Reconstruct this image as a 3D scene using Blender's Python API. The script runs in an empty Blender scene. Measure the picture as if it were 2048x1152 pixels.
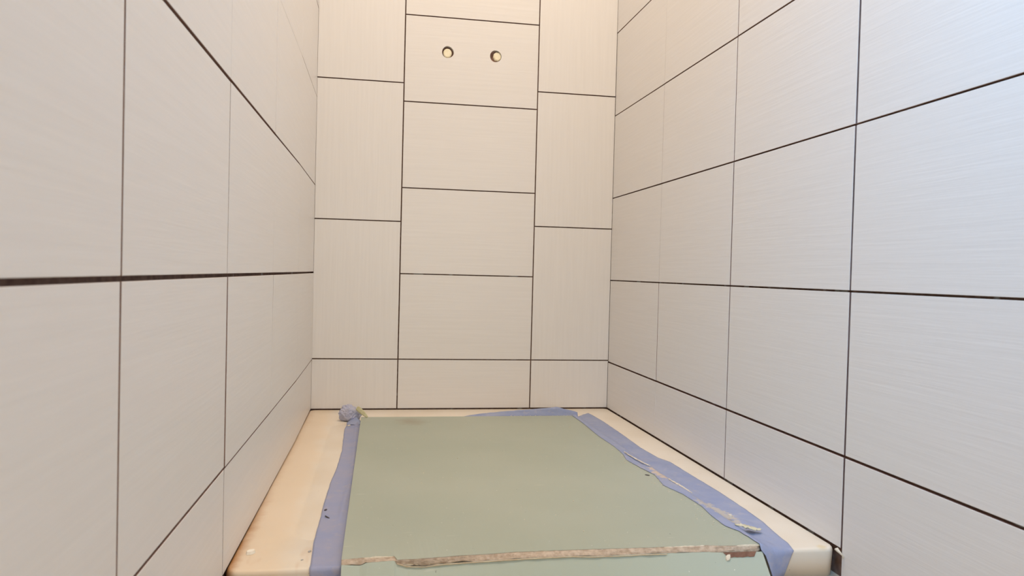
import bpy, bmesh, math, random
from mathutils import Vector, Matrix, noise
random.seed(7)
S = bpy.context.scene
C = S.collection

# ------------------------------------------------------------------ camera
F_PX = 1542.84
cam_d = bpy.data.cameras.new('camera'); cam = bpy.data.objects.new('camera', cam_d); C.objects.link(cam)
yaw, pitch, roll = .17353, -.0218, .02556
R_ = Vector((math.cos(yaw), -math.sin(yaw), 0))
F_ = Vector((math.cos(pitch)*math.sin(yaw), math.cos(pitch)*math.cos(yaw), math.sin(pitch)))
U_ = Vector((-math.sin(pitch)*math.sin(yaw), -math.sin(pitch)*math.cos(yaw), math.cos(pitch)))
Rr = R_*math.cos(roll) + U_*math.sin(roll)
Ur = -R_*math.sin(roll) + U_*math.cos(roll)
cam.matrix_world = Matrix.Translation((.1798, -2.2697, .4061)) @ Matrix((Rr, Ur, -F_)).transposed().to_4x4()
cam_d.sensor_width = 36; cam_d.lens = F_PX/2048*36; cam_d.shift_y = 4/2048
cam_d.clip_start = .01
cam_d.dof.use_dof = True; cam_d.dof.focus_distance = 1.9; cam_d.dof.aperture_fstop = 13
S.camera = cam

# ------------------------------------------------------------------ light and exposure
S.view_settings.view_transform = 'Standard'; S.view_settings.look = 'None'
S.view_settings.exposure = 0.05; S.view_settings.gamma = 1.0; S.view_settings.use_curve_mapping = False
w = bpy.data.worlds.new('world'); S.world = w; w.use_nodes = True
w.node_tree.nodes['Background'].inputs[0].default_value = (1, .97, .92, 1)
w.node_tree.nodes['Background'].inputs[1].default_value = .25

def area(name, loc, target, sx, sy, power, col):
    l = bpy.data.lights.new(name, 'AREA'); l.shape = 'RECTANGLE'; l.size = sx; l.size_y = sy
    l.energy = power; l.color = col
    o = bpy.data.objects.new(name, l); C.objects.link(o); o.location = loc
    o.rotation_euler = (Vector(target)-Vector(loc)).to_track_quat('-Z', 'Y').to_euler()
    return o
area('ceiling_light', (.48, -1.12, 2.44), (.48, -1.00, 0), .45, .45, 20.8, (1, .82, .63))
wl = area('window_daylight', (-.1, -2.7, 2.1), (.88, -1.60, .93), .5, .5, 5.5, (.20, .56, 1)); wl.data.spread = math.radians(44)     # high bathroom window behind the camera
area('rear_fill', (.5, -3.3, .6), (.5, -1.2, .3), 1.0, 1.0, 9.4, (1, .92, .77))     # added fill behind the camera, brightens the walls and front faces

# ------------------------------------------------------------------ node helpers
def mat(name):
    m = bpy.data.materials.new(name); m.use_nodes = True
    nt = m.node_tree; b = nt.nodes['Principled BSDF']
    return m, nt, b
def N(nt, t, **kw):
    n = nt.nodes.new(t)
    for k, v in kw.items():
        if k.startswith('i_'): n.inputs[k[2:].replace('_', ' ')].default_value = v
        else: setattr(n, k, v)
    return n
def L(nt, a, b): nt.links.new(a, b)
def ramp(nt, fac, stops, interp='LINEAR'):
    r = N(nt, 'ShaderNodeValToRGB'); r.color_ramp.interpolation = interp
    e = r.color_ramp.elements
    while len(e) < len(stops): e.new(.5)
    for i, (p, c) in enumerate(stops):
        e[i].position = p; e[i].color = (c[0], c[1], c[2], 1) if hasattr(c, '__len__') else (c, c, c, 1)
    L(nt, fac, r.inputs[0]); return r.outputs[0]
def mix(nt, f, a, b, mode='MIX'):
    m = N(nt, 'ShaderNodeMix', data_type='RGBA', blend_type=mode)
    for sock, v in ((m.inputs[0], f), (m.inputs[6], a), (m.inputs[7], b)):
        if isinstance(v, bpy.types.NodeSocket): L(nt, v, sock)
        elif hasattr(v, '__len__'): sock.default_value = (v[0], v[1], v[2], 1)
        else: sock.default_value = v
    return m.outputs[2]
def math_(nt, op, a, b=0., c=None):
    m = N(nt, 'ShaderNodeMath', operation=op)
    for i, v in enumerate((a, b, c)):
        if v is None: continue
        if isinstance(v, bpy.types.NodeSocket): L(nt, v, m.inputs[i])
        else: m.inputs[i].default_value = v
    return m.outputs[0]
def coords(nt, kind='Object', scale=(1, 1, 1), rot=(0, 0, 0)):
    tc = N(nt, 'ShaderNodeTexCoord'); mp = N(nt, 'ShaderNodeMapping')
    mp.inputs['Scale'].default_value = scale; mp.inputs['Rotation'].default_value = rot
    L(nt, tc.outputs[kind], mp.inputs[0]); return mp.outputs[0]
def noise_(nt, vec, scale, detail=3, rough=.5, dist=0.):
    n = N(nt, 'ShaderNodeTexNoise'); n.inputs['Scale'].default_value = scale
    n.inputs['Detail'].default_value = detail; n.inputs['Roughness'].default_value = rough
    n.inputs['Distortion'].default_value = dist; L(nt, vec, n.inputs['Vector']); return n.outputs[0]
def smooth_range(nt, v, a, b, lo=0., hi=1.):
    m = N(nt, 'ShaderNodeMapRange'); m.interpolation_type = 'SMOOTHSTEP'
    L(nt, v, m.inputs[0])
    for i, x in enumerate((a, b, lo, hi)): m.inputs[1+i].default_value = x
    return m.outputs[0]
def bump(nt, b, h, strength, dist):
    n = N(nt, 'ShaderNodeBump'); n.inputs['Strength'].default_value = strength
    n.inputs['Distance'].default_value = dist; L(nt, h, n.inputs['Height']); L(nt, n.outputs[0], b.inputs['Normal']); return n

# ------------------------------------------------------------------ materials
def tile_material():
    m, nt, b = mat('white_linear_glazed_tile')
    v1 = coords(nt, 'UV', (5, 150, 1)); v2 = coords(nt, 'UV', (14, 420, 1)); v3 = coords(nt, 'UV', (2.5, 30, 1))
    a = noise_(nt, v1, 1, 3, .55, .25); c = noise_(nt, v2, 1, 2, .5, .2); d = noise_(nt, v3, 1, 2, .5, .4)
    h = math_(nt, 'ADD', math_(nt, 'MULTIPLY', a, .6), math_(nt, 'MULTIPLY', c, .2))
    h = math_(nt, 'ADD', h, math_(nt, 'MULTIPLY', d, .7))
    bump(nt, b, h, .5, .0007)
    col = mix(nt, ramp(nt, a, [(.35, 0.), (.7, 1.)]), (.765, .745, .735), (.79, .77, .76))
    L(nt, col, b.inputs['Base Color'])
    b.inputs['Roughness'].default_value = .36
    b.inputs['Specular IOR Level'].default_value = .5
    return m
def backer_material():
    m, nt, b = mat('brown_thinset_in_joints')
    v = coords(nt, 'Object')
    n1 = noise_(nt, v, 14, 3, .6); n2 = noise_(nt, v, 90, 2, .5)
    col = mix(nt, ramp(nt, n2, [(.3, 0.), (.7, 1.)]), (.15, .085, .062), (.24, .15, .115))
    col = mix(nt, ramp(nt, n1, [(.61, 0.), (.66, 1.)]), col, (.44, .42, .40))
    L(nt, col, b.inputs['Base Color']); b.inputs['Roughness'].default_value = .9
    return m
def simple(name, col, rough=.6, col2=None, scale=40, bmp=0., bd=.001):
    m, nt, b = mat(name); v = coords(nt, 'Object')
    n = noise_(nt, v, scale, 4, .6)
    if col2: L(nt, mix(nt, ramp(nt, n, [(.35, 0.), (.65, 1.)]), col, col2), b.inputs['Base Color'])
    else: b.inputs['Base Color'].default_value = (*col, 1)
    b.inputs['Roughness'].default_value = rough
    if bmp: bump(nt, b, n, bmp, bd)
    return m
def pan_material():
    m, nt, b = mat('cream_acrylic_with_rust_stains')
    v = coords(nt, 'Object'); sx = N(nt, 'ShaderNodeSeparateXYZ'); L(nt, v, sx.inputs[0])
    x, y, z = sx.outputs
    base = mix(nt, ramp(nt, noise_(nt, v, 7, 3, .5), [(.35, 0.), (.65, 1.)]), (.80, .71, .59), (.85, .77, .66))
    # warm yellowed strip beside the left wall
    yel = math_(nt, 'MULTIPLY', smooth_range(nt, math_(nt, 'ADD', x, math_(nt, 'MULTIPLY', noise_(nt, v, 9), .05)), .065, .105, 1, 0), .55)
    base = mix(nt, yel, base, (.84, .65, .44))
    rust_n = noise_(nt, v, 22, 5, .7)
    edge = math_(nt, 'SUBTRACT', math_(nt, 'SUBTRACT', x, math_(nt, 'MULTIPLY', y, .0122)), math_(nt, 'MULTIPLY', rust_n, .026))
    rust = smooth_range(nt, edge, -.010, .010, 1, 0)
    rust = math_(nt, 'MULTIPLY', rust, smooth_range(nt, y, -1.15, -.75, 1, .22))
    rust = math_(nt, 'MULTIPLY', rust, smooth_range(nt, noise_(nt, v, 9, 3, .6), .35, .55, .6, 1))
    base = mix(nt, rust, base, (.52, .26, .10))
    yd = N(nt, 'ShaderNodeVectorMath', operation='DISTANCE'); L(nt, v, yd.inputs[0]); yd.inputs[1].default_value = (.858, -1.199, 0)
    base = mix(nt, smooth_range(nt, math_(nt, 'ADD', yd.outputs['Value'], math_(nt, 'MULTIPLY', rust_n, .012)), .009, .017, .6, 0), base, (.72, .56, .30))
    # soft brown streaks near the front left corner
    vs = coords(nt, 'Object', (34, 9, 5), (0, 0, .5))
    st = math_(nt, 'MULTIPLY', smooth_range(nt, noise_(nt, vs, 1, 2, .5), .60, .75), smooth_range(nt, y, -1.2, -1.0, .5, 0))
    st = math_(nt, 'MULTIPLY', st, smooth_range(nt, x, .12, .2, 1, 0))
    base = mix(nt, st, base, (.62, .38, .20))
    spots = math_(nt, 'MULTIPLY', smooth_range(nt, noise_(nt, v, 210, 1, .5), .79, .83), .75)
    base = mix(nt, spots, base, (.22, .16, .11))
    L(nt, base, b.inputs['Base Color']); b.inputs['Roughness'].default_value = .34
    return m
def board_material(name, c1, c2):
    m, nt, b = mat(name); v = coords(nt, 'Object')
    sx = N(nt, 'ShaderNodeSeparateXYZ'); L(nt, v, sx.inputs[0]); x, y, z = sx.outputs
    base = mix(nt, ramp(nt, noise_(nt, v, 3.0, 3, .5), [(.35, 0.), (.68, 1.)]), c1, c2)
    sm = N(nt, 'ShaderNodeVectorMath', operation='DISTANCE'); mp = N(nt, 'ShaderNodeMapping')
    L(nt, N(nt, 'ShaderNodeTexCoord').outputs['Object'], mp.inputs[0]); mp.inputs['Scale'].default_value = (1, .8, 0)
    L(nt, mp.outputs[0], sm.inputs[0]); sm.inputs[1].default_value = (.275, -.255*.8, 0)
    smd = math_(nt, 'ADD', sm.outputs['Value'], math_(nt, 'MULTIPLY', noise_(nt, v, 35), .04))
    base = mix(nt, smooth_range(nt, smd, .02, .075, .5, 0), base, (.30, .23, .15))
    sp = smooth_range(nt, noise_(nt, v, 260, 1, .5), .785, .82)
    base = mix(nt, math_(nt, 'MULTIPLY', sp, .7), base, (.86, .84, .76))
    sp = smooth_range(nt, noise_(nt, coords(nt, 'Object', (1.3, .9, 1), (.2, 0, 1)), 150, 1, .5), .80, .83)
    base = mix(nt, math_(nt, 'MULTIPLY', sp, .7), base, (.10, .09, .07))
    scr = smooth_range(nt, noise_(nt, coords(nt, 'Object', (16, 120, 1), (0, 0, .25)), 1, 2, .5), .72, .78)
    base = mix(nt, math_(nt, 'MULTIPLY', scr, .35), base, (.62, .64, .54))
    L(nt, base, b.inputs['Base Color']); b.inputs['Roughness'].default_value = .62
    bump(nt, b, noise_(nt, v, 500, 2, .5), .25, .0003)
    return m
def tape_material(name, c1, c2, dust, smears=()):
    m, nt, b = mat(name); v = coords(nt, 'Object')
    base = mix(nt, ramp(nt, noise_(nt, v, 18, 4, .6), [(.35, 0.), (.7, 1.)]), c1, c2)
    base = mix(nt, math_(nt, 'MULTIPLY', smooth_range(nt, noise_(nt, v, 45, 5, .65), .52, .72), .55), base, dust)
    sp = N(nt, 'ShaderNodeSeparateXYZ'); L(nt, v, sp.inputs[0])
    for cx, cy, slant, rx, ry, colr in smears:
        yy = math_(nt, 'DIVIDE', math_(nt, 'SUBTRACT', sp.outputs[1], cy), ry)
        xx = math_(nt, 'DIVIDE', math_(nt, 'SUBTRACT', math_(nt, 'ADD', sp.outputs[0], math_(nt, 'MULTIPLY', yy, slant)), cx), rx)
        d = math_(nt, 'SQRT', math_(nt, 'ADD', math_(nt, 'MULTIPLY', xx, xx), math_(nt, 'MULTIPLY', yy, yy)))
        d = math_(nt, 'ADD', d, math_(nt, 'MULTIPLY', math_(nt, 'SUBTRACT', noise_(nt, v, 75, 5, .7), .5), 2.4))
        base = mix(nt, smooth_range(nt, d, .75, 1.05, .9, 0), base, colr)
    L(nt, base, b.inputs['Base Color']); b.inputs['Roughness'].default_value = .55
    bump(nt, b, noise_(nt, coords(nt, 'Object', (1, 1, 1)), 380, 3, .6), .35, .0006)
    return m

M_TILE = tile_material(); M_BACK = backer_material(); M_PAN = pan_material()
M_BOARD = board_material('green_drywall_paper', (.385, .425, .355), (.425, .46, .39))
M_FLAP = board_material('green_drywall_flap_paper', (.42, .48, .41), (.45, .51, .44))
M_GYP = simple('crumbly_gypsum', (.40, .31, .235), .9, (.60, .50, .405), 120, .8, .002)
M_GYPW = simple('white_gypsum', (.82, .76, .64), .9, (.72, .64, .52), 150, .6, .001)
M_PAPER = simple('torn_cream_paper', (.80, .68, .52), .85, (.66, .52, .38), 90, .4, .001)
M_BROWNP = simple('brown_inner_paper', (.17, .085, .06), .9, (.24, .13, .09), 80, .5, .001)
M_TAPE_L = tape_material('dusty_blue_tape', (.30, .34, .54), (.36, .37, .52), (.46, .42, .49))
M_TAPE_R = tape_material('blue_tape', (.28, .33, .53), (.35, .39, .55), (.46, .44, .51),
    ((.749, -.825, .005, .017, .065, (.64, .52, .42)), (.764, -1.03, .006, .021, .066, (.54, .50, .46)), (.752, -.93, .004, .006, .05, (.56, .54, .56))))
M_TAPE_D = tape_material('blue_tape_wad', (.40, .42, .58), (.50, .49, .58), (.60, .55, .56))
M_OLIVE = simple('yellow_green_paper', (.50, .46, .24), .8, (.66, .62, .40), 60, .4, .001)
M_SMEAR = simple('plaster_smear', (.62, .58, .50), .9, (.50, .48, .50), 70, .7, .001)
M_DARK = simple('dark_scrap', (.06, .05, .06), .8)
M_STUB = simple('yellowed_plug', (.84, .76, .54), .55, (.90, .84, .66), 120)
M_BISQUE = simple('brown_tile_body', (.24, .13, .095), .9, (.33, .20, .155), 30)
M_FLOOR = simple('tan_cement_floor', (.46, .38, .30), .9, (.58, .50, .40), 30, .5, .002)
M_CEIL = simple('white_ceiling_paint', (.80, .79, .76), .9, (.76, .75, .72), 20, .1)
M_WOOD = simple('cavity_brown', (.20, .14, .10), .9, (.32, .24, .17), 60)

# ------------------------------------------------------------------ object helpers
def link(name, bm, mats, parent=None, smooth=False):
    me = bpy.data.meshes.new(name); bmesh.ops.recalc_face_normals(bm, faces=bm.faces)
    bm.to_mesh(me); bm.free()
    for m in (mats if isinstance(mats, (list, tuple)) else [mats]): me.materials.append(m)
    if smooth:
        for p in me.polygons: p.use_smooth = True
    o = bpy.data.objects.new(name, me); C.objects.link(o)
    if parent: o.parent = parent
    return o
def tag(o, label=None, cat=None, group=None, kind=None):
    if label: o['label'] = label
    if cat: o['category'] = cat
    if group: o['group'] = group
    if kind: o['kind'] = kind
    return o
def empty(name, loc, label, cat, group=None):
    o = bpy.data.objects.new(name, None); C.objects.link(o); o.location = loc; o.empty_display_size = .05
    return tag(o, label, cat, group)
def child(o, root):
    # vertices were written in world space: keep them there under a moved parent
    o.parent = root; o.matrix_parent_inverse = Matrix.Translation(root.location).inverted(); return o
def nz(x, y=0, z=0): return noise.noise(Vector((x, y, z)))
def box(bm, a, b, mi=0):
    vs = [bm.verts.new((x, y, z)) for x in (a[0], b[0]) for y in (a[1], b[1]) for z in (a[2], b[2])]
    for f in ((0, 1, 3, 2), (4, 6, 7, 5), (0, 4, 5, 1), (2, 3, 7, 6), (0, 2, 6, 4), (1, 5, 7, 3)):
        bm.faces.new([vs[i] for i in f]).material_index = mi

# ------------------------------------------------------------------ tiled walls
H, TW, C0 = .25, .4015, .14652
A_, B_, W_ = .24484, .64045, .88211
FLOOR = -.045
G = .0016                       # half a joint
TT = .009                       # tile thickness
def tile(bm, mp, u0, u1, v0, v1, along='u', g=(G, G, G, G), holes=None, out=0.):
    """one tile slab in wall coordinates (u along the wall, v up, n out of the wall)"""
    uv = bm.loops.layers.uv.verify()
    a, b, c, d = u0+g[0], u1-g[1], v0+g[2], v1-g[3]
    lip = out + random.uniform(-.0002, .0002); tu = random.uniform(-.0012, .0012); tv = random.uniform(-.0012, .0012)
    ou, ov = random.uniform(0, 50), random.uniform(0, 50)
    cu, cv = (a+b)/2, (c+d)/2; e = .0004
    def P(u, v, n): return mp(u, v, n + lip + (u-cu)*tu + (v-cv)*tv)
    def UVf(f, pts):
        for l, (u, v) in zip(f.loops, pts): l[uv].uv = (u+ou, v+ov) if along == 'u' else (v+ou, u+ov)
    o = [(a, c), (b, c), (b, d), (a, d)]; i = [(a+e, c+e), (b-e, c+e), (b-e, d-e), (a+e, d-e)]
    vb = [bm.verts.new(P(u, v, -TT)) for u, v in o]; vo = [bm.verts.new(P(u, v, -e)) for u, v in o]; vi = [bm.verts.new(P(u, v, 0)) for u, v in i]
    for k in range(4):
        q = (k+1) % 4
        f = bm.faces.new((vb[k], vb[q], vo[q], vo[k])); f.material_index = 2
        UVf(f, (o[k], o[q], o[q], o[k]))
        UVf(bm.faces.new((vo[k], vo[q], vi[q], vi[k])), (o[k], o[q], i[q], i[k]))
    if not holes:
        UVf(bm.faces.new(vi), i); return
    edges = [bm.edges.get((vi[k], vi[(k+1) % 4])) for k in range(4)]
    pos = {v: p for v, p in zip(vi, i)}
    for hu, hv, hr in holes:
        n = 40; ring = []; back = []
        for k in range(n):
            t = 2*math.pi*k/n; rr = hr*(1+.02*math.sin(3*t+hu*40))
            pu, pv = hu+rr*math.cos(t), hv+rr*math.sin(t)
            r = bm.verts.new(P(pu, pv, 0)); ring.append(r); pos[r] = (pu, pv)
            back.append(bm.verts.new(P(pu, pv, -.0145)))
        for k in range(n):
            q = (k+1) % n
            f = bm.faces.new((ring[k], ring[q], back[q], back[k])); f.material_index = 0
            UVf(f, (pos[ring[k]], pos[ring[q]], pos[ring[q]], pos[ring[k]]))
            edges.append(bm.edges.get((ring[k], ring[q])))
        f = bm.faces.new(back); f.material_index = 2
        UVf(f, [(hu, hv)]*n)
    res = bmesh.ops.triangle_fill(bm, use_beauty=True, edges=edges)
    for f in [x for x in res['geom'] if isinstance(x, bmesh.types.BMFace)]:
        UVf(f, [pos[l.vert] for l in f.loops])

def backer(bm, mp, us, v0, v1, holes=()):
    n = -TT+.0015
    uv = bm.loops.layers.uv.verify()
    for u0, u1 in zip(us[:-1], us[1:]):
        vs = [bm.verts.new(mp(u, v, n)) for u, v in ((u0, v0), (u1, v0), (u1, v1), (u0, v1))]
        es = []
        hs = [h for h in holes if u0 < h[0] < u1]
        if not hs:
            bm.faces.new(vs).material_index = 1
        else:
            for k in range(4): es.append(bm.edges.new((vs[k], vs[(k+1) % 4])))
            for hu, hv, hr in hs:
                r = [bm.verts.new(mp(hu+(hr+.001)*math.cos(2*math.pi*k/40), hv+(hr+.001)*math.sin(2*math.pi*k/40), n)) for k in range(40)]
                for k in range(40): es.append(bm.edges.new((r[k], r[(k+1) % 40])))
            for f in bmesh.ops.triangle_fill(bm, use_beauty=True, edges=es)['geom']:
                if isinstance(f, bmesh.types.BMFace): f.material_index = 1
        # the studwork side of the wall, 6 cm behind the face
        q = [bm.verts.new(mp(u, v, -.06)) for u, v in ((u0, v0), (u1, v0), (u1, v1), (u0, v1))]
        bm.faces.new(q).material_index = 1

TOPZ = 2.5
HOLES = [(.3695, 1.0468, .0172), (.5110, 1.0450, .0172)]
# back wall: u = x
bm = bmesh.new(); mp = lambda u, v, n: (u, -n, v)
k = 0; v = C0
tile(bm, mp, 0, A_, 0, C0, 'v', (.0006, G, .0026, G)); tile(bm, mp, A_, B_, 0, C0, 'u', (G, G, .0026, G)); tile(bm, mp, B_, W_, 0, C0, 'v', (G, .0006, .0026, G))
while v < TOPZ:
    hs = [h for h in HOLES if v < h[1] < v+H]
    tile(bm, mp, A_, B_, v, min(v+H, TOPZ), 'u', (G+.0002, G, G, G), hs); v += H
v = C0
while v < TOPZ:
    tile(bm, mp, 0, A_, v, min(v+TW, TOPZ), 'v', (.0006, G, G, G)); tile(bm, mp, B_, W_, v, min(v+TW, TOPZ), 'v', (G, .0006, G, G)); v += TW
backer(bm, mp, [-.05, W_+.05], FLOOR, TOPZ, HOLES)
wall_back = tag(link('wall_back', bm, [M_TILE, M_BACK, M_BISQUE]), kind='structure')

# side walls: u = distance from the back wall
def side_wall(name, xf, cut, zoff, sgn, gap, end, lip=lambda i, r: 0.):
    bm = bmesh.new(); mp = lambda u, v, n: (xf(u)+sgn*n, -u, v)
    us = [0, cut]
    while us[-1] < end: us.append(us[-1]+TW)
    for i, (u0, u1) in enumerate(zip(us[:-1], us[1:])):
        v = C0+zoff; lo = 0 if u1 < 1.3 else FLOOR
        g = gap(i, -1); tile(bm, mp, u0, u1, lo, v, 'u', (g[0], g[1], (.0030 if sgn > 0 else .0022) if lo == 0 else .001, g[3]), None, lip(i, -1))
        r = 0
        while v < TOPZ:
            tile(bm, mp, u0, u1, v, min(v+H, TOPZ), 'u', gap(i, r), None, lip(i, r)); v += H; r += 1
    # the backing follows the wall's slight bend at its first joint
    backer(bm, mp, [-.05, cut, us[-1]], FLOOR, TOPZ)
    return tag(link(name, bm, [M_TILE, M_BACK, M_BISQUE]), kind='structure')
lxf = lambda u: 0 if u < .3986 else -.0195*(u-.3986)/1.6
def gap_left(i, r):
    g = [G*1.25, G*1.25, G, G]
    if i == 0: g[0] = .0006; g[1] = .0004
    if i == 1: g[0] = .0004; g[1] = .0004
    if i == 2: g[0] = .0004; g[1] = .0018 if r <= 0 else .0007
    if i == 3: g[0] = .0018 if r <= 0 else .0007
    if r == 0: g[3] = .0023
    if r == 1: g[2] = .0023; g[3] = .0022 if i >= 2 else .0014
    if r == 2: g[2] = .0022 if i >= 2 else .0014; g[3] = .0008
    if r == 3: g[2] = .0008
    return g
def lip_left(i, r):
    # the lower left tiles sit slightly proud of their nearer neighbours, so their brown ends show
    if i <= 2: return .0005 if r < 0 else .0012 if r == 0 else .0002
    return 0. if i == 3 else -.0003
def gap_right(i, r):
    g = [G*1.1, G*1.1, G, G]
    if i == 0: g[0] = .0006; g[1] = .0003 if r == -1 else .0010
    if i == 1: g[0] = .0003 if r == -1 else .0010
    if r in (-1,): g[3] = .0021
    if r == 0: g[2] = .0021
    if r >= 2: g[2] = .0014
    if i == 2: g[1] = .0022
    if i == 3: g[0] = .0022
    return g
wall_left = side_wall('wall_left', lxf, .42446, -.0025, 1, gap_left, 2.3, lip_left)
wall_right = side_wall('wall_right', lambda u: W_-.00127*u, .41228, -.0048, -1, gap_right, 2.4)

bm = bmesh.new(); box(bm, (-2.2, -5, FLOOR-.05), (3, .05, FLOOR)); tag(link('floor', bm, M_FLOOR), kind='structure')
bm = bmesh.new(); box(bm, (-2.2, -5, TOPZ), (3, .05, TOPZ+.05)); tag(link('ceiling', bm, M_CEIL), kind='structure')

# plugs in the two drilled holes
for i, (x, z, hx) in enumerate(((.3690, 1.0455, 0), (.5165, 1.0462, 1))):
    bm = bmesh.new(); n = 8 if i else 14; prof = [(.0, -.004), (.010, -.004), (.0125, -.006), (.0127, -.03), (0, -.03)]
    rings = []
    for r, d in prof:
        rings.append([bm.verts.new((x+r*math.cos(2*math.pi*(k+.3)/n), -d, z+r*1.05*math.sin(2*math.pi*(k+.3)/n))) for k in range(n)] if r else [bm.verts.new((x, -d, z))])
    for a, b in zip(rings[:-1], rings[1:]):
        for k in range(n):
            q = (k+1) % n
            if len(a) == 1: bm.faces.new((a[0], b[k], b[q]))
            elif len(b) == 1: bm.faces.new((a[k], b[0], a[q]))
            else: bm.faces.new((a[k], b[k], b[q], a[q]))
    o = link('pipe_plug', bm, M_STUB)
    tag(o, ['yellowish plug sitting low in the left drilled hole of the back wall tile',
            'yellowish plug sitting toward the right side of the right drilled hole, back wall tile'][i], 'plug', 'plugs in the drilled holes')

# ------------------------------------------------------------------ shower pan
PX0, PX1, PY0, PY1 = -.002, .8803, -1.2055, -.003
def ring_loop(bm, l, r, b, f, z, rad, n=8):
    x0, x1, y0, y1 = PX0+l, PX1-r, PY0+f, PY1-b; vs = []
    for cx, cy, a0 in ((x1-rad, y1-rad, 0), (x0+rad, y1-rad, 90), (x0+rad, y0+rad, 180), (x1-rad, y0+rad, 270)):
        for k in range(n+1):
            t = math.radians(a0+90*k/n); vs.append(bm.verts.new((cx+rad*math.cos(t), cy+rad*math.sin(t), z)))
    return vs
bm = bmesh.new()
loops = [(0, 0, 0, .004, FLOOR, .016), (0, 0, 0, 0, -.006, .016), (.0008, .0008, .0008, .0008, -.0025, .016), (.002, .002, .003, .003, -.0006, .015), (.004, .004, .005, .006, 0, .014),
         (.066, .085, .200, .105, 0, .05), (.0695, .0885, .2035, .1085, -.0016, .05), (.0745, .0935, .2085, .1135, -.0018, .05), (.080, .099, .214, .119, -.0004, .05), (.155, .135, .225, .14, -.0006, .05),
         (.160, .140, .230, .146, -.0025, .05), (.166, .146, .236, .152, -.010, .05), (.178, .158, .248, .165, -.034, .045), (.192, .172, .262, .18, -.038, .04)]
rs = [ring_loop(bm, *a) for a in loops]
for a, b in zip(rs[:-1], rs[1:]):
    n = len(a)
    for k in range(n): bm.faces.new((a[k], a[(k+1) % n], b[(k+1) % n], b[k]))
bm.faces.new(rs[-1]); bm.faces.new(rs[0])
for v in bm.verts: v.co.x += lxf(-v.co.y)*(1-v.co.x/.88)     # its left side follows the slightly bent wall
pan = empty('shower_pan', (.44, -.6, FLOOR), 'cream shower pan with rust stains beside the left wall, under the green drywall', 'shower pan')
pb = child(link('basin', bm, M_PAN, None, True), pan)
bm = bmesh.new()     # drain grate in the covered recess
bmesh.ops.create_cone(bm, cap_ends=True, segments=32, radius1=.045, radius2=.042, depth=.003, matrix=Matrix.Translation((.44, -.6, -.0365)))
child(link('drain', bm, simple('brushed_steel', (.5, .5, .5), .35)), pan)

# ------------------------------------------------------------------ drywall sheet
TOPL = [(.1404, -1.2115), (.1702, -1.2065), (.2115, -1.2061), (.2140, -1.2192), (.2396, -1.2193), (.2732, -1.2162), (.3005, -1.2133), (.3413, -1.2118), (.3768, -1.2077), (.4743, -1.2079), (.5733, -1.2099), (.6663, -1.209), (.6914, -1.2140), (.7273, -1.2150), (.7502, -1.2140)]
BOTL = [(.1408, .0083), (.1666, .0065), (.1731, .0100), (.2105, .0115), (.2140, .0080), (.229, .0033), (.2529, .0023), (.2734, .0043), (.3218, .0058), (.3996, .0077), (.4573, .0083), (.4933, .0065), (.5709, .0069), (.6629, .0064), (.684, .0048), (.7386, .0040), (.7502, .0038)]
def interp(tab, x):
    if x <= tab[0][0]: return tab[0][1]
    for (a, fa), (b, fb) in zip(tab[:-1], tab[1:]):
        if x <= b: return fa+(fb-fa)*(x-a)/(b-a)
    return tab[-1][1]
BT = .0130
board = empty('drywall_sheet', (.445, -.7, .001), 'green drywall sheet laid over the shower pan, snapped along its front edge', 'drywall')
def xl(y): return .1460+(.1404-.1460)*(y+.186)/(-1.0255)
def xr(y): return .7330+(.7490-.7330)*(y+.186)/(-1.0255)
NX = 180
bm = bmesh.new()
cols = []
for i in range(NX+1):
    t = i/NX; c = []
    yf = None
    xf_ = xl(-1.21)+(xr(-1.21)-xl(-1.21))*t
    yf = interp(TOPL, xf_)+.0009*nz(xf_*90, 3)+.0005*nz(xf_*260, 9)
    yb = -.186+.0006*nz(t*60, 5)
    for j in range(13):
        s = j/12; y = yb+(yf-yb)*s
        x = xl(y)+(xr(y)-xl(y))*t
        z = BT+.0006*nz(x*3, y*3, 2)
        if s > .98: z -= .0003+.0003*nz(x*200)
        c.append(bm.verts.new((x, y, z)))
    cols.append(c)
for i in range(NX):
    for j in range(12): bm.faces.new((cols[i][j], cols[i][j+1], cols[i+1][j+1], cols[i+1][j]))
# underside and the three cut sides
low = [[bm.verts.new((c[j].co.x, c[j].co.y+(.004 if j == 12 else 0), .0016)) for j in (0, 12)] for c in cols]
for i in range(NX):
    bm.faces.new((low[i][0], low[i+1][0], low[i+1][1], low[i][1]))
    bm.faces.new((cols[i][0], cols[i+1][0], low[i+1][0], low[i][0]))
for i, s in ((0, 1), (NX, -1)):
    bm.faces.new([cols[i][j] for j in range(13)]+[low[i][1], low[i][0]])
child(link('top_panel', bm, M_BOARD, None), board)

# broken gypsum face between the top paper and the hinge of the front flap
bm = bmesh.new(); g = []
NG = 300; rows = 8
for i in range(NG+1):
    x = .1406+(.7500-.1406)*i/NG
    yt = interp(TOPL, x)+.0003; zt = BT-.0004
    zb = interp(BOTL, x)+.0004*nz(x*120, 1)
    c = []
    for j in range(rows+1):
        s = j/rows
        z = zt+(zb-zt)*s
        y = yt+(-1.2185-yt)*s - .0012*math.sin(math.pi*s)
        y += .0016*nz(x*70, z*260, 4)*math.sin(math.pi*s)+.0010*nz(x*190, z*500, 8)*math.sin(math.pi*s)
        if .70 > x: y += .0022*s*s*max(0, nz(x*28, 7))*2
        if x > .738: # rounded right end
            y += .006*((x-.738)/.012)**2
        c.append(bm.verts.new((x, y, z)))
    g.append(c)
for i in range(NG):
    for j in range(rows): bm.faces.new((g[i][j], g[i][j+1], g[i+1][j+1], g[i+1][j]))
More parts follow.
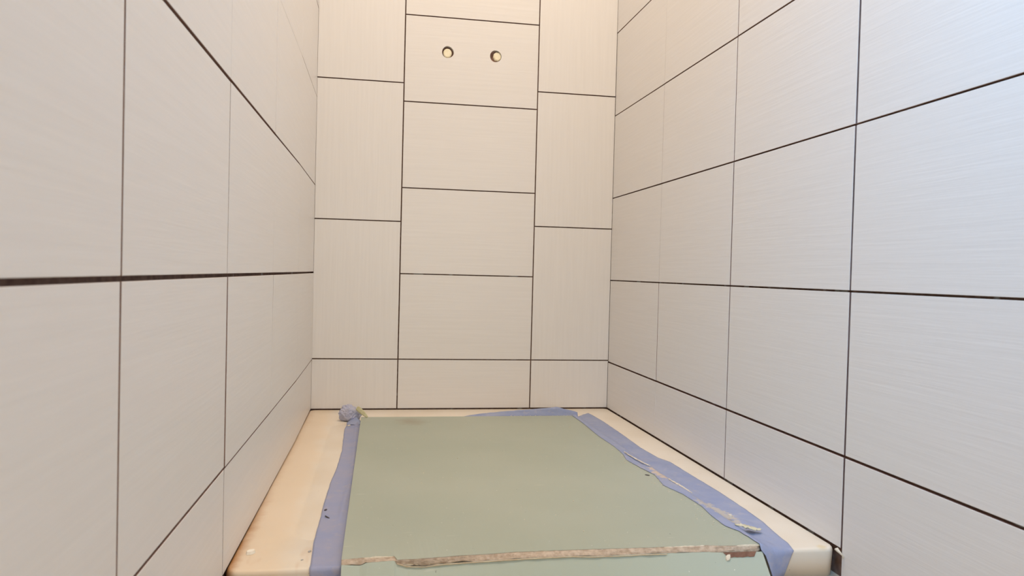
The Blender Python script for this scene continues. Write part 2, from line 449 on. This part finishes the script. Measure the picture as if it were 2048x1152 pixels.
tag(child(link('gypsum_core', bm, M_GYP, None), board), 'broken tan gypsum core')
# whiter powdery lumps on the break
def lump_strip(x0, x1, zc, yo, hh, seed, mat_, name, label):
    bm = bmesh.new(); n = max(6, int((x1-x0)/.0012)); R = []
    for i in range(n+1):
        x = x0+(x1-x0)*i/n; e = math.sin(math.pi*i/n)**.35
        a = hh*e*(1+.45*nz(x*160, seed)); z0 = (zc if not callable(zc) else zc(x))+.0008*nz(x*110, seed+3)
        y0 = (yo if not callable(yo) else yo(x))
        R.append([bm.verts.new((x, y0-a*.6*math.cos(t)*(1+.3*nz(x*300, t)), z0+a*math.sin(t))) for t in [2*math.pi*k/8 for k in range(8)]])
    for a, b in zip(R[:-1], R[1:]):
        for k in range(8): bm.faces.new((a[k], a[(k+1) % 8], b[(k+1) % 8], b[k]))
    bm.faces.new(R[0]); bm.faces.new(R[-1])
    o = child(link(name, bm, mat_, None), board)
    if label: o['label'] = label
tf = lambda x: interp(TOPL, x)
lump_strip(.170, .2112, BT-.0016, lambda x: tf(x)-.0010, .0022, 1, M_GYPW, 'gypsum_ridge', 'whitish raised gypsum ridge near the left end')
lump_strip(.1412, .172, BT-.0035, lambda x: tf(x)-.0004, .0022, 2, M_PAPER, 'gypsum_ridge', 'tan gypsum at the left end')
lump_strip(.590, .672, BT-.0020, lambda x: tf(x)-.0002, .0020, 5, M_GYPW, 'gypsum_ridge', 'whitish gypsum toward the right end')
lump_strip(.470, .54, BT-.0022, lambda x: tf(x)-.0002, .0014, 6, M_GYPW, 'gypsum_ridge', 'pale gypsum near the middle')
lump_strip(.705, .749, BT-.0018, lambda x: tf(x)+.0002, .0022, 8, M_GYPW, 'gypsum_ridge', 'whitish rounded gypsum at the right end')
# curled cracked flake near the left
for j, (cx, cz, w2, h2, dy) in enumerate(((.222, .0085, .010, .0030, 0), (.240, .0095, .010, .0028, .0006), (.256, .0088, .009, .0026, .001), (.2310, .0050, .008, .0016, -.001), (.249, .0052, .012, .0016, -.001))):
    bm = bmesh.new(); vs = []
    for k in range(7):
        t = 2*math.pi*k/7+j; r = 1+.35*nz(j*5.1, k*2.3)
        vs.append((cx+w2*r*math.cos(t), -1.2200-dy-.0010*nz(k*1.7, j), cz+h2*r*math.sin(t)))
    f = [bm.verts.new(v) for v in vs]; b_ = [bm.verts.new((v[0]*.9+cx*.1, v[1]+.003, v[2]*.9+cz*.1)) for v in vs]
    bm.faces.new(f); bm.faces.new(b_)
    for k in range(7): bm.faces.new((f[k], f[(k+1) % 7], b_[(k+1) % 7], b_[k]))
    child(link('gypsum_flake', bm, M_GYP if j < 3 else M_GYPW), board)
# thin torn paper lip below the break
bm = bmesh.new(); P_ = []
for i in range(0, 241):
    x = .2150+(.60-.2150)*i/240
    a = max(.00025, .0011*(.55+nz(x*34, 2))+.0004*nz(x*140, 3)) * (1 if x < .5 else .6)
    zb = interp(BOTL, x)+.0004*nz(x*120, 1)
    P_.append([bm.verts.new((x, -1.2186, zb-.0012)), bm.verts.new((x, -1.2215-.0010*nz(x*60), zb+a)), bm.verts.new((x, -1.2222-.0010*nz(x*60), zb+a-.0003)), bm.verts.new((x, -1.2200, zb-.0016))])
for a, b in zip(P_[:-1], P_[1:]):
    for k in range(4): bm.faces.new((a[k], a[(k+1) % 4], b[(k+1) % 4], b[k]))
tag(child(link('torn_paper', bm, M_PAPER, None), board), 'thin torn cream paper lip under the break')
# dark torn hollow near the right end
bm = bmesh.new(); top = []; bot = []
for i in range(61):
    x = .688+(.7400-.688)*i/60; e = min(1, math.sin(math.pi*i/60)*3)
    top.append(bm.verts.new((x, -1.2192, .0046))); bot.append(bm.verts.new((x, -1.2198-.005*e, .0046-(.0056+.0012*nz(x*150))*e)))
for i in range(60): bm.faces.new((top[i], top[i+1], bot[i+1], bot[i]))
hollow = bm
child(link('torn_hollow', bm, M_BROWNP), board)['label'] = 'dark brown torn hollow under the right end'

# front flap: hinged at the break, sloping down to the floor in front of the pan
bm = bmesh.new(); fc = []
NF = 200
for i in range(NF+1):
    t = i/NF; x0 = .1408+(.7500-.1408)*t; c = []
    zb = interp(BOTL, x0)
    notch = 0
    if .690 < x0 < .7385: notch = min(1, 4*math.sin(math.pi*(x0-.690)/.0485))*(.0050+.0010*nz(x0*150))
    for j in range(11):
        s = j/10
        z = (zb-notch)*(1-s)+(FLOOR+.001)*s
        y = -1.2190-notch*.9+(-1.2660+1.2190+notch*.9)*s
        c.append(bm.verts.new((x0+(.7500-x0)*0, y, z)))
    fc.append(c)
th = Vector((0, .0075, -.0065))*.9
bk = []
for c in fc: bk.append([bm.verts.new((v.co.x, v.co.y+(.0058 if j < 10 else .0095), max(FLOOR+.001, v.co.z-(.0052 if j < 10 else 0)))) for j, v in enumerate(c)])
for i in range(NF):
    for j in range(10):
        bm.faces.new((fc[i][j], fc[i][j+1], fc[i+1][j+1], fc[i+1][j])); bm.faces.new((bk[i][j], bk[i+1][j], bk[i+1][j+1], bk[i][j+1]))
    for j in (0, 10): bm.faces.new((fc[i][j], fc[i+1][j], bk[i+1][j], bk[i][j]))
for i in (0, NF):
    for j in range(10): bm.faces.new((fc[i][j], fc[i][j+1], bk[i][j+1], bk[i][j]))
tag(child(link('front_flap', bm, M_FLAP, None), board), 'green flap hanging over the front')
# small white flake beside the hollow
def flake(name, c, r, m, seed, up=(0, 0, 1), thick=.0008, parent=None, flat=(1, 1)):
    bm = bmesh.new(); upv = Vector(up).normalized(); a = upv.orthogonal().normalized(); b = upv.cross(a); n = 7
    f = []; g_ = []
    for k in range(n):
        t = 2*math.pi*k/n+seed; q = r*(1+.55*nz(seed*3.7, k*1.9))
        d = a*math.cos(t)*q*flat[0]+b*math.sin(t)*q*flat[1]
        base = Vector(c)+d
        g_.append(bm.verts.new(base)); f.append(bm.verts.new(base+upv*(thick*(1+.6*nz(k, seed)))-d*.15))
    bm.faces.new(f); bm.faces.new(g_)
    for k in range(n): bm.faces.new((f[k], f[(k+1) % n], g_[(k+1) % n], g_[k]))
    o = link(name, bm, m)
    if parent: child(o, parent)
    return o
flake('gypsum_flake', (.6925, -1.2255, -.0005), .0042, M_GYPW, 3, (0, -1, .6), .002, board, (1.4, .8))

# ------------------------------------------------------------------ tape
def tape(name, sections, m, parent, thick=.0005):
    """sections: list of cross-sections, each a list of points of equal length"""
    bm = bmesh.new(); V = [[bm.verts.new(p) for p in s] for s in sections]
    for a, b in zip(V[:-1], V[1:]):
        for k in range(len(a)-1): bm.faces.new((a[k], a[k+1], b[k+1], b[k]))
    bmesh.ops.recalc_face_normals(bm, faces=bm.faces)
    o = link(name, bm, m, None, True)
    md = o.modifiers.new('thickness', 'SOLIDIFY'); md.thickness = thick; md.offset = 0
    return child(o, parent)
LO = [(-1.2059, .0979), (-1.1954, .0985), (-1.0982, .0956), (-1.0128, .0971), (-.9167, .0977), (-.7808, .1011), (-.6789, .1070), (-.5187, .1108), (-.2826, .1066), (-.2252, .1118), (-.20, .118)]
tl = empty('masking_tape', (.12, -.7, .001), 'dusty blue tape strip along the left edge of the green drywall, wadded far end', 'tape')
secs = []
for i in range(161):
    y = -.200+(-1.2030+.200)*i/160
    xo = interp(LO, y)+.0006*nz(y*30); xi = xl(y)+.004; s = []
    for k in range(15):
        t = k/14; x = xo+(xi-xo)*t
        z = .0007+.0002*t
        fold = max(0, 1-abs(t-.72-.22*nz(y*2.2, 5))/.13)
        hgt = .0050*max(0, nz(y*3.1, 8)+.42)*fold
        wr = .0012*max(0, nz(x*50, y*22, 3))*math.sin(math.pi*min(1, t*1.05))
        if t > .93: z = .0009
        # sag into the pan's shallow step is bridged by the tape
        s.append((x, y, max(z+(hgt+wr)*(0 if t > .97 else 1), .0006)))
    secs.append(s)
for kk, (yy, zz) in enumerate(((-1.2065, -.0003), (-1.2080, -.004), (-1.2084, -.012), (-1.2086, -.022), (-1.2088, -.034), (-1.2090, -.043))):
    secs.append([(p[0]+.0015*(1-t_/14.)*min(1, kk*.3) + (0), yy-.0004*nz(p[0]*90, zz*100), zz) for t_, p in enumerate(secs[160])])
tape('strip', secs, M_TAPE_L, tl)
# wad of crumpled tape
bm = bmesh.new(); bmesh.ops.create_icosphere(bm, subdivisions=4, radius=1)
def ridge(x, y, z): return 1-2*abs(nz(x, y, z))
for v in bm.verts:
    d = v.co.normalized()
    w_ = Vector((nz(d.x*2, d.y*2, d.z*2), nz(d.y*2+7, d.z*2, d.x*2), nz(d.z*2, d.x*2+3, d.y*2)))*.6
    q = d+w_
    r = .92+.20*nz(d.x*1.4+4, d.y*1.4, d.z*1.4)+.13*ridge(q.x*2.2, q.y*2.2+2, q.z*2.2)+.06*ridge(q.x*5, q.y*5, q.z*5+5)
    v.co = Vector((d.x*.0275*r, d.y*.020*r, max(-.0165, d.z*.0235*r)))
    v.co += Vector((.1165, -.172, .0180)); v.co.x -= max(0, v.co.z-.012)*.15
wad = child(link('crumpled_end', bm, M_TAPE_D, None, False), tl); wad['label'] = 'pale crumpled ball of blue tape'
# narrow twisted neck that joins the ball to the strip
secs = []
for i in range(25):
    t = i/24; y = -.178-.055*t; wd = .011+.006*math.sin(math.pi*t)+.006*t; cx = .1300-.002*t
    secs.append([(cx+wd*(k/8-.5)*2*(1-.25*(1-t)), y+.002*nz(k*.9, t*6), .0015+.012*(1-t)**1.5*(1-abs(k/8-.5)*1.2)+.0022*abs(nz(k*.8, t*7, 2))) for k in range(9)])
tape('twisted_neck', secs, M_TAPE_R, tl)['label'] = 'darker blue twisted neck below the ball'
# yellow-green torn paper stuck to the ball
secs = []
for i in range(17):
    t = i/16; c0_ = Vector((.1345+.0285*t**1.1, -.190-.006*t, .0385-.0245*t**1.15)); wd = .0065*(1-.25*t)*math.sin(math.pi*min(.98, .16+t*.84))**.5+.001
    secs.append([tuple(c0_+Vector((-.55*wd*(k-2)/2, .0015*nz(k, i*.7), -.8*wd*(k-2)/2*.9))) for k in range(5)])
o = tape('paper_scrap', secs, M_OLIVE, tl, .0012); o['label'] = 'yellow-green paper flap'

# back tape standing along the far edge of the drywall
BK = [(.410, .004), (.4206, .0085), (.4642, .0157), (.537, .0225), (.6109, .0275), (.6652, .0316), (.6838, .0342), (.6969, .0306), (.7349, .0215), (.752, .016)]
tb = empty('masking_tape', (.6, -.17, .001), 'thin lavender tape strip standing up behind the far edge of the green drywall', 'tape')
secs = []
for i in range(101):
    x = .412+(.745-.412)*i/100; h = interp(BK, x)+.0006*nz(x*60); s = []
    for k in range(11):
        t = k/10
        s.append((x, -.1815+.0165*t**.7+.0018*nz(x*22, t*3)*t, .0012+(h-.0012)*t**1.1))
    secs.append(s)
tape('strip', secs, M_TAPE_R, tb)

# right tape draped from the drywall down to the rim
RO = [(-1.2055, .8065), (-1.1812, .8131), (-1.1495, .8150), (-1.081, .8246), (-1.0137, .8277), (-.9053, .829), (-.7908, .8249), (-.6728, .8221), (-.6326, .8091), (-.5365, .8031), (-.3792, .8065), (-.2157, .8073), (-.12, .803), (-.068, .7975)]
RI = [(-1.2336, .7460), (-1.2203, .7483), (-1.1977, .7457), (-1.1568, .7433), (-1.1311, .7322), (-1.0776, .7328), (-1.0298, .738), (-.9558, .7337), (-.8969, .7195), (-.8213, .7302), (-.7651, .7204), (-.6981, .7127), (-.6422, .7222), (-.5732, .7248), (-.4585, .7208), (-.3527, .7237), (-.2932, .7251), (-.2059, .724)]
tr = empty('masking_tape', (.78, -.7, .001), 'wide wrinkled blue tape strip along the right edge of the green drywall', 'tape')
secs = []; NT = 26
for i in range(241):
    f_ = i/240; yo = -.085+(-1.2035+.085)*f_; yi = -.186+(-1.2150+.186)*f_
    xo = interp(RO, yo)+.0007*nz(yo*45); xi = min(interp(RI, yi), xr(yi)+.0005)+.0010*nz(yi*80, 4)
    xe = xr(yi)+.0014; s = []
    if f_ > .965: xi = max(xi, xe-.004)
    prof = [(xi, BT+.0010), (xe, BT+.0009), (xe+.0045, BT-.003), (xe+.011, .0052), (xe+.022, .0018), (xo, .0008)]
    ls = [math.dist(a, b) for a, b in zip(prof[:-1], prof[1:])]; tot = sum(ls)
    for k in range(NT+1):
        t = k/NT; d = t*tot; q = 0
        while q < len(ls)-1 and d > ls[q]: d -= ls[q]; q += 1
        u = min(1, d/ls[q]); x = prof[q][0]+(prof[q+1][0]-prof[q][0])*u; z = prof[q][1]+(prof[q+1][1]-prof[q][1])*u
        y = yi+(yo-yi)*t
        en = math.sin(math.pi*t)
        mid = smooth = min(1, max(0, (f_-.25)*5))
        z += en*(.0020*abs(nz(x*60, y*26, 1))+.0045*mid*max(0, nz(x*30+y*14, y*11, 6))) + .0004*abs(nz(x*200, y*200))*en
        # raised fold where the tape buckles off the board
        z += .0035*math.exp(-((t-.22-.10*nz(y*6, 2))/.07)**2)*smooth*max(0, .35+nz(y*7, 9))
        s.append((x, y, z))
    secs.append(s)
last = secs[-1]
for kk, (dz, pull) in enumerate(((-.0010, 0.0), (-.006, .05), (-.016, .14), (-.028, .25), (-.042, .38))):
    n = len(last); s = []
    for k, p in enumerate(last):
        t = k/(n-1)
        xi_ = .7500+.004*(kk/4)*4; xo_ = .8065-.0155*(-dz/.04)*1.0
        x = xi_+(xo_-xi_)*(1-(1-t)) if kk else p[0]
        z = min(p[2], .0125)*(1-(kk+1)/5)**2+dz if t < .4 else dz
        z = min(z, p[2]-.0003)
        y = min(-1.2085, (-1.2195-.001*kk)*(1-t)+(-1.2085)*t) - .0002*kk
        if t < .35: y -= .006*kk/4*(1-t/.35)
        s.append((x, y, z))
    secs.append(s)
tape('strip', secs, M_TAPE_R, tr)
def smear(path, wd, m, label, z0, seed, parent, name='plaster_smear'):
    bm = bmesh.new(); n = 30; A = []
    for i in range(n+1):
        t = i/n; j = min(len(path)-2, int(t*(len(path)-1))); u = t*(len(path)-1)-j
        c = Vector(path[j]).lerp(Vector(path[j+1]), u); ww = wd*math.sin(math.pi*t)**.5*max(.25, 1+1.3*nz(t*14, seed))
        A.append([bm.verts.new((c.x+ww*(k/5-.5)+.0012*nz(i*.5, k*1.3, seed), c.y, c.z+z0+.0010*math.sin(math.pi*k/5)*(1+nz(i*.9, k*.9, seed)))) for k in range(6)])
    for a, b in zip(A[:-1], A[1:]):
        for k in range(5): bm.faces.new((a[k], a[k+1], b[k+1], b[k]))
    o = link(name, bm, m); md = o.modifiers.new('thickness', 'SOLIDIFY'); md.thickness = .0008
    child(o, parent); o['label'] = label
smear([(.727, -.640, .0150), (.729, -.69, .0155), (.735, -.745, .0160), (.741, -.765, .0150)], .0035, M_GYPW, 'white plaster crust', .0022, 1, tr)
smear([(.742, -.865, .0150), (.748, -.91, .0145), (.752, -.955, .013)], .004, M_GYPW, 'thin white plaster streak', .0022, 4, tr)
flake('plaster_lump', (.769, -1.075, .0095), .004, M_GYPW, 5, (0, 0, 1), .003, tr)

# yellow torn paper on the right tape
bm = bmesh.new(); A = []
for i in range(31):
    t = i/30; x = .747+.046*t; wv = (.019*math.sin(math.pi*t)**.7+.0012)*(1+.35*nz(t*6, 3))
    A.append([(x, -1.136-wv*(k/4-.5)+.0015*nz(i*.6, k), (.0168-.0095*min(1, t*1.5))+.0050*abs(k/4-.5)*math.sin(math.pi*t)+.0028*nz(i*.4, k*2)) for k in range(5)])
V = [[bm.verts.new(p) for p in s] for s in A]
for a, b in zip(V[:-1], V[1:]):
    for k in range(4): bm.faces.new((a[k], a[k+1], b[k+1], b[k]))
o = link('paper_scrap', bm, simple('pale_yellow_torn_paper', (.62, .58, .40), .8, (.76, .72, .56), 80, .4, .001), None, True); md = o.modifiers.new('thickness', 'SOLIDIFY'); md.thickness = .0007
tag(o, 'small torn yellowish paper scrap on the blue tape near the front right corner', 'paper')

# ------------------------------------------------------------------ loose bits
tag(flake('plaster_chip', (.0125, -1.141, .0003), .0075, simple('white_plaster_chip', (.93, .89, .80), .8), 5, (0, 0, 1), .0042, None, (1, .75)), 'cream plaster chip lying on the left pan rim near the front', 'plaster chip')
tag(flake('plaster_chip', (.1170, -.245, .0016), .0050, M_GYPW, 6, (0, 0, 1), .002, None, (1, .7)), 'tiny white plaster chip beside the crumpled tape ball', 'plaster chip')
tag(flake('plaster_chip', (.0935, -1.143, .0003), .0028, M_SMEAR, 7, (0, 0, 1), .002, None, (1, .5)), 'tiny grey chip on the left pan rim touching the tape edge', 'plaster chip')
tag(flake('plaster_chip', (.0855, -1.174, .0003), .0026, M_SMEAR, 9, (0, 0, 1), .001, None, (1, .5)), 'tiny brown-grey chip on the left rim, nearest the front lip', 'plaster chip')
tag(flake('dark_scrap', (.1035, -.953, .0012), .0032, M_DARK, 1, (0, 0, 1), .0015, None, (1, .6)), 'small black speck on the left tape, farther of the dark marks', 'debris')
tag(flake('dark_scrap', (.1085, -.992, .0012), .0058, M_DARK, 4, (.3, 0, 1), .0012, None, (.28, 1)), 'thin black curl on the left tape, nearer of the dark marks', 'debris')
tag(flake('wood_splinter', (.715, -.823, BT+.0003), .0050, M_DARK, 8, (0, 0, 1), .0012, None, (.3, 1)), 'tiny dark splinter on the green drywall near the right tape', 'debris')
bm = bmesh.new()
pts = [(.8795, -1.2085, .0012), (.8800, -1.2250, -.0075), (.8770, -1.2240, -.0040), (.8740, -1.2095, .0004)]
f = [bm.verts.new(p) for p in pts]; g_ = [bm.verts.new((p[0], p[1]+.001, p[2]-.002)) for p in pts]
bm.faces.new(f); bm.faces.new(g_)
for k in range(4): bm.faces.new((f[k], f[(k+1) % 4], g_[(k+1) % 4], g_[k]))
tag(link('caulk_sliver', bm, M_GYPW), 'thin white caulk sliver in the gap between pan corner and right wall', 'caulk')
# plaster dust on board and rim, far too small to count
bm = bmesh.new(); rnd = random.Random(11)
def crumb(x, y, z, r):
    m_ = bmesh.ops.create_icosphere(bm, subdivisions=1, radius=r, matrix=Matrix.Translation((x, y, z+r*.4)))
    for v in m_['verts']:
        v.co.z = z+(v.co.z-z)*.7; v.co.x += rnd.uniform(-.3, .3)*r; v.co.y += rnd.uniform(-.3, .3)*r
for i in range(70): crumb(rnd.uniform(.17, .71), rnd.uniform(-1.19, -.22), BT+.0002, rnd.uniform(.0004, .0011))
for i in range(60):
    y = rnd.uniform(-1.2, -.6); crumb(interp(RI, y)-abs(rnd.gauss(.004, .010)), y, BT+.0002, rnd.uniform(.0004, .0014))
for i in range(25): crumb(rnd.uniform(.55, .745), -.186+abs(rnd.gauss(0, .0015)), BT-.0005, rnd.uniform(.0006, .0014))
tag(link('plaster_dust', bm, M_GYPW), 'fine white plaster crumbs scattered over the green drywall, densest beside the right tape', 'dust', None, 'stuff')
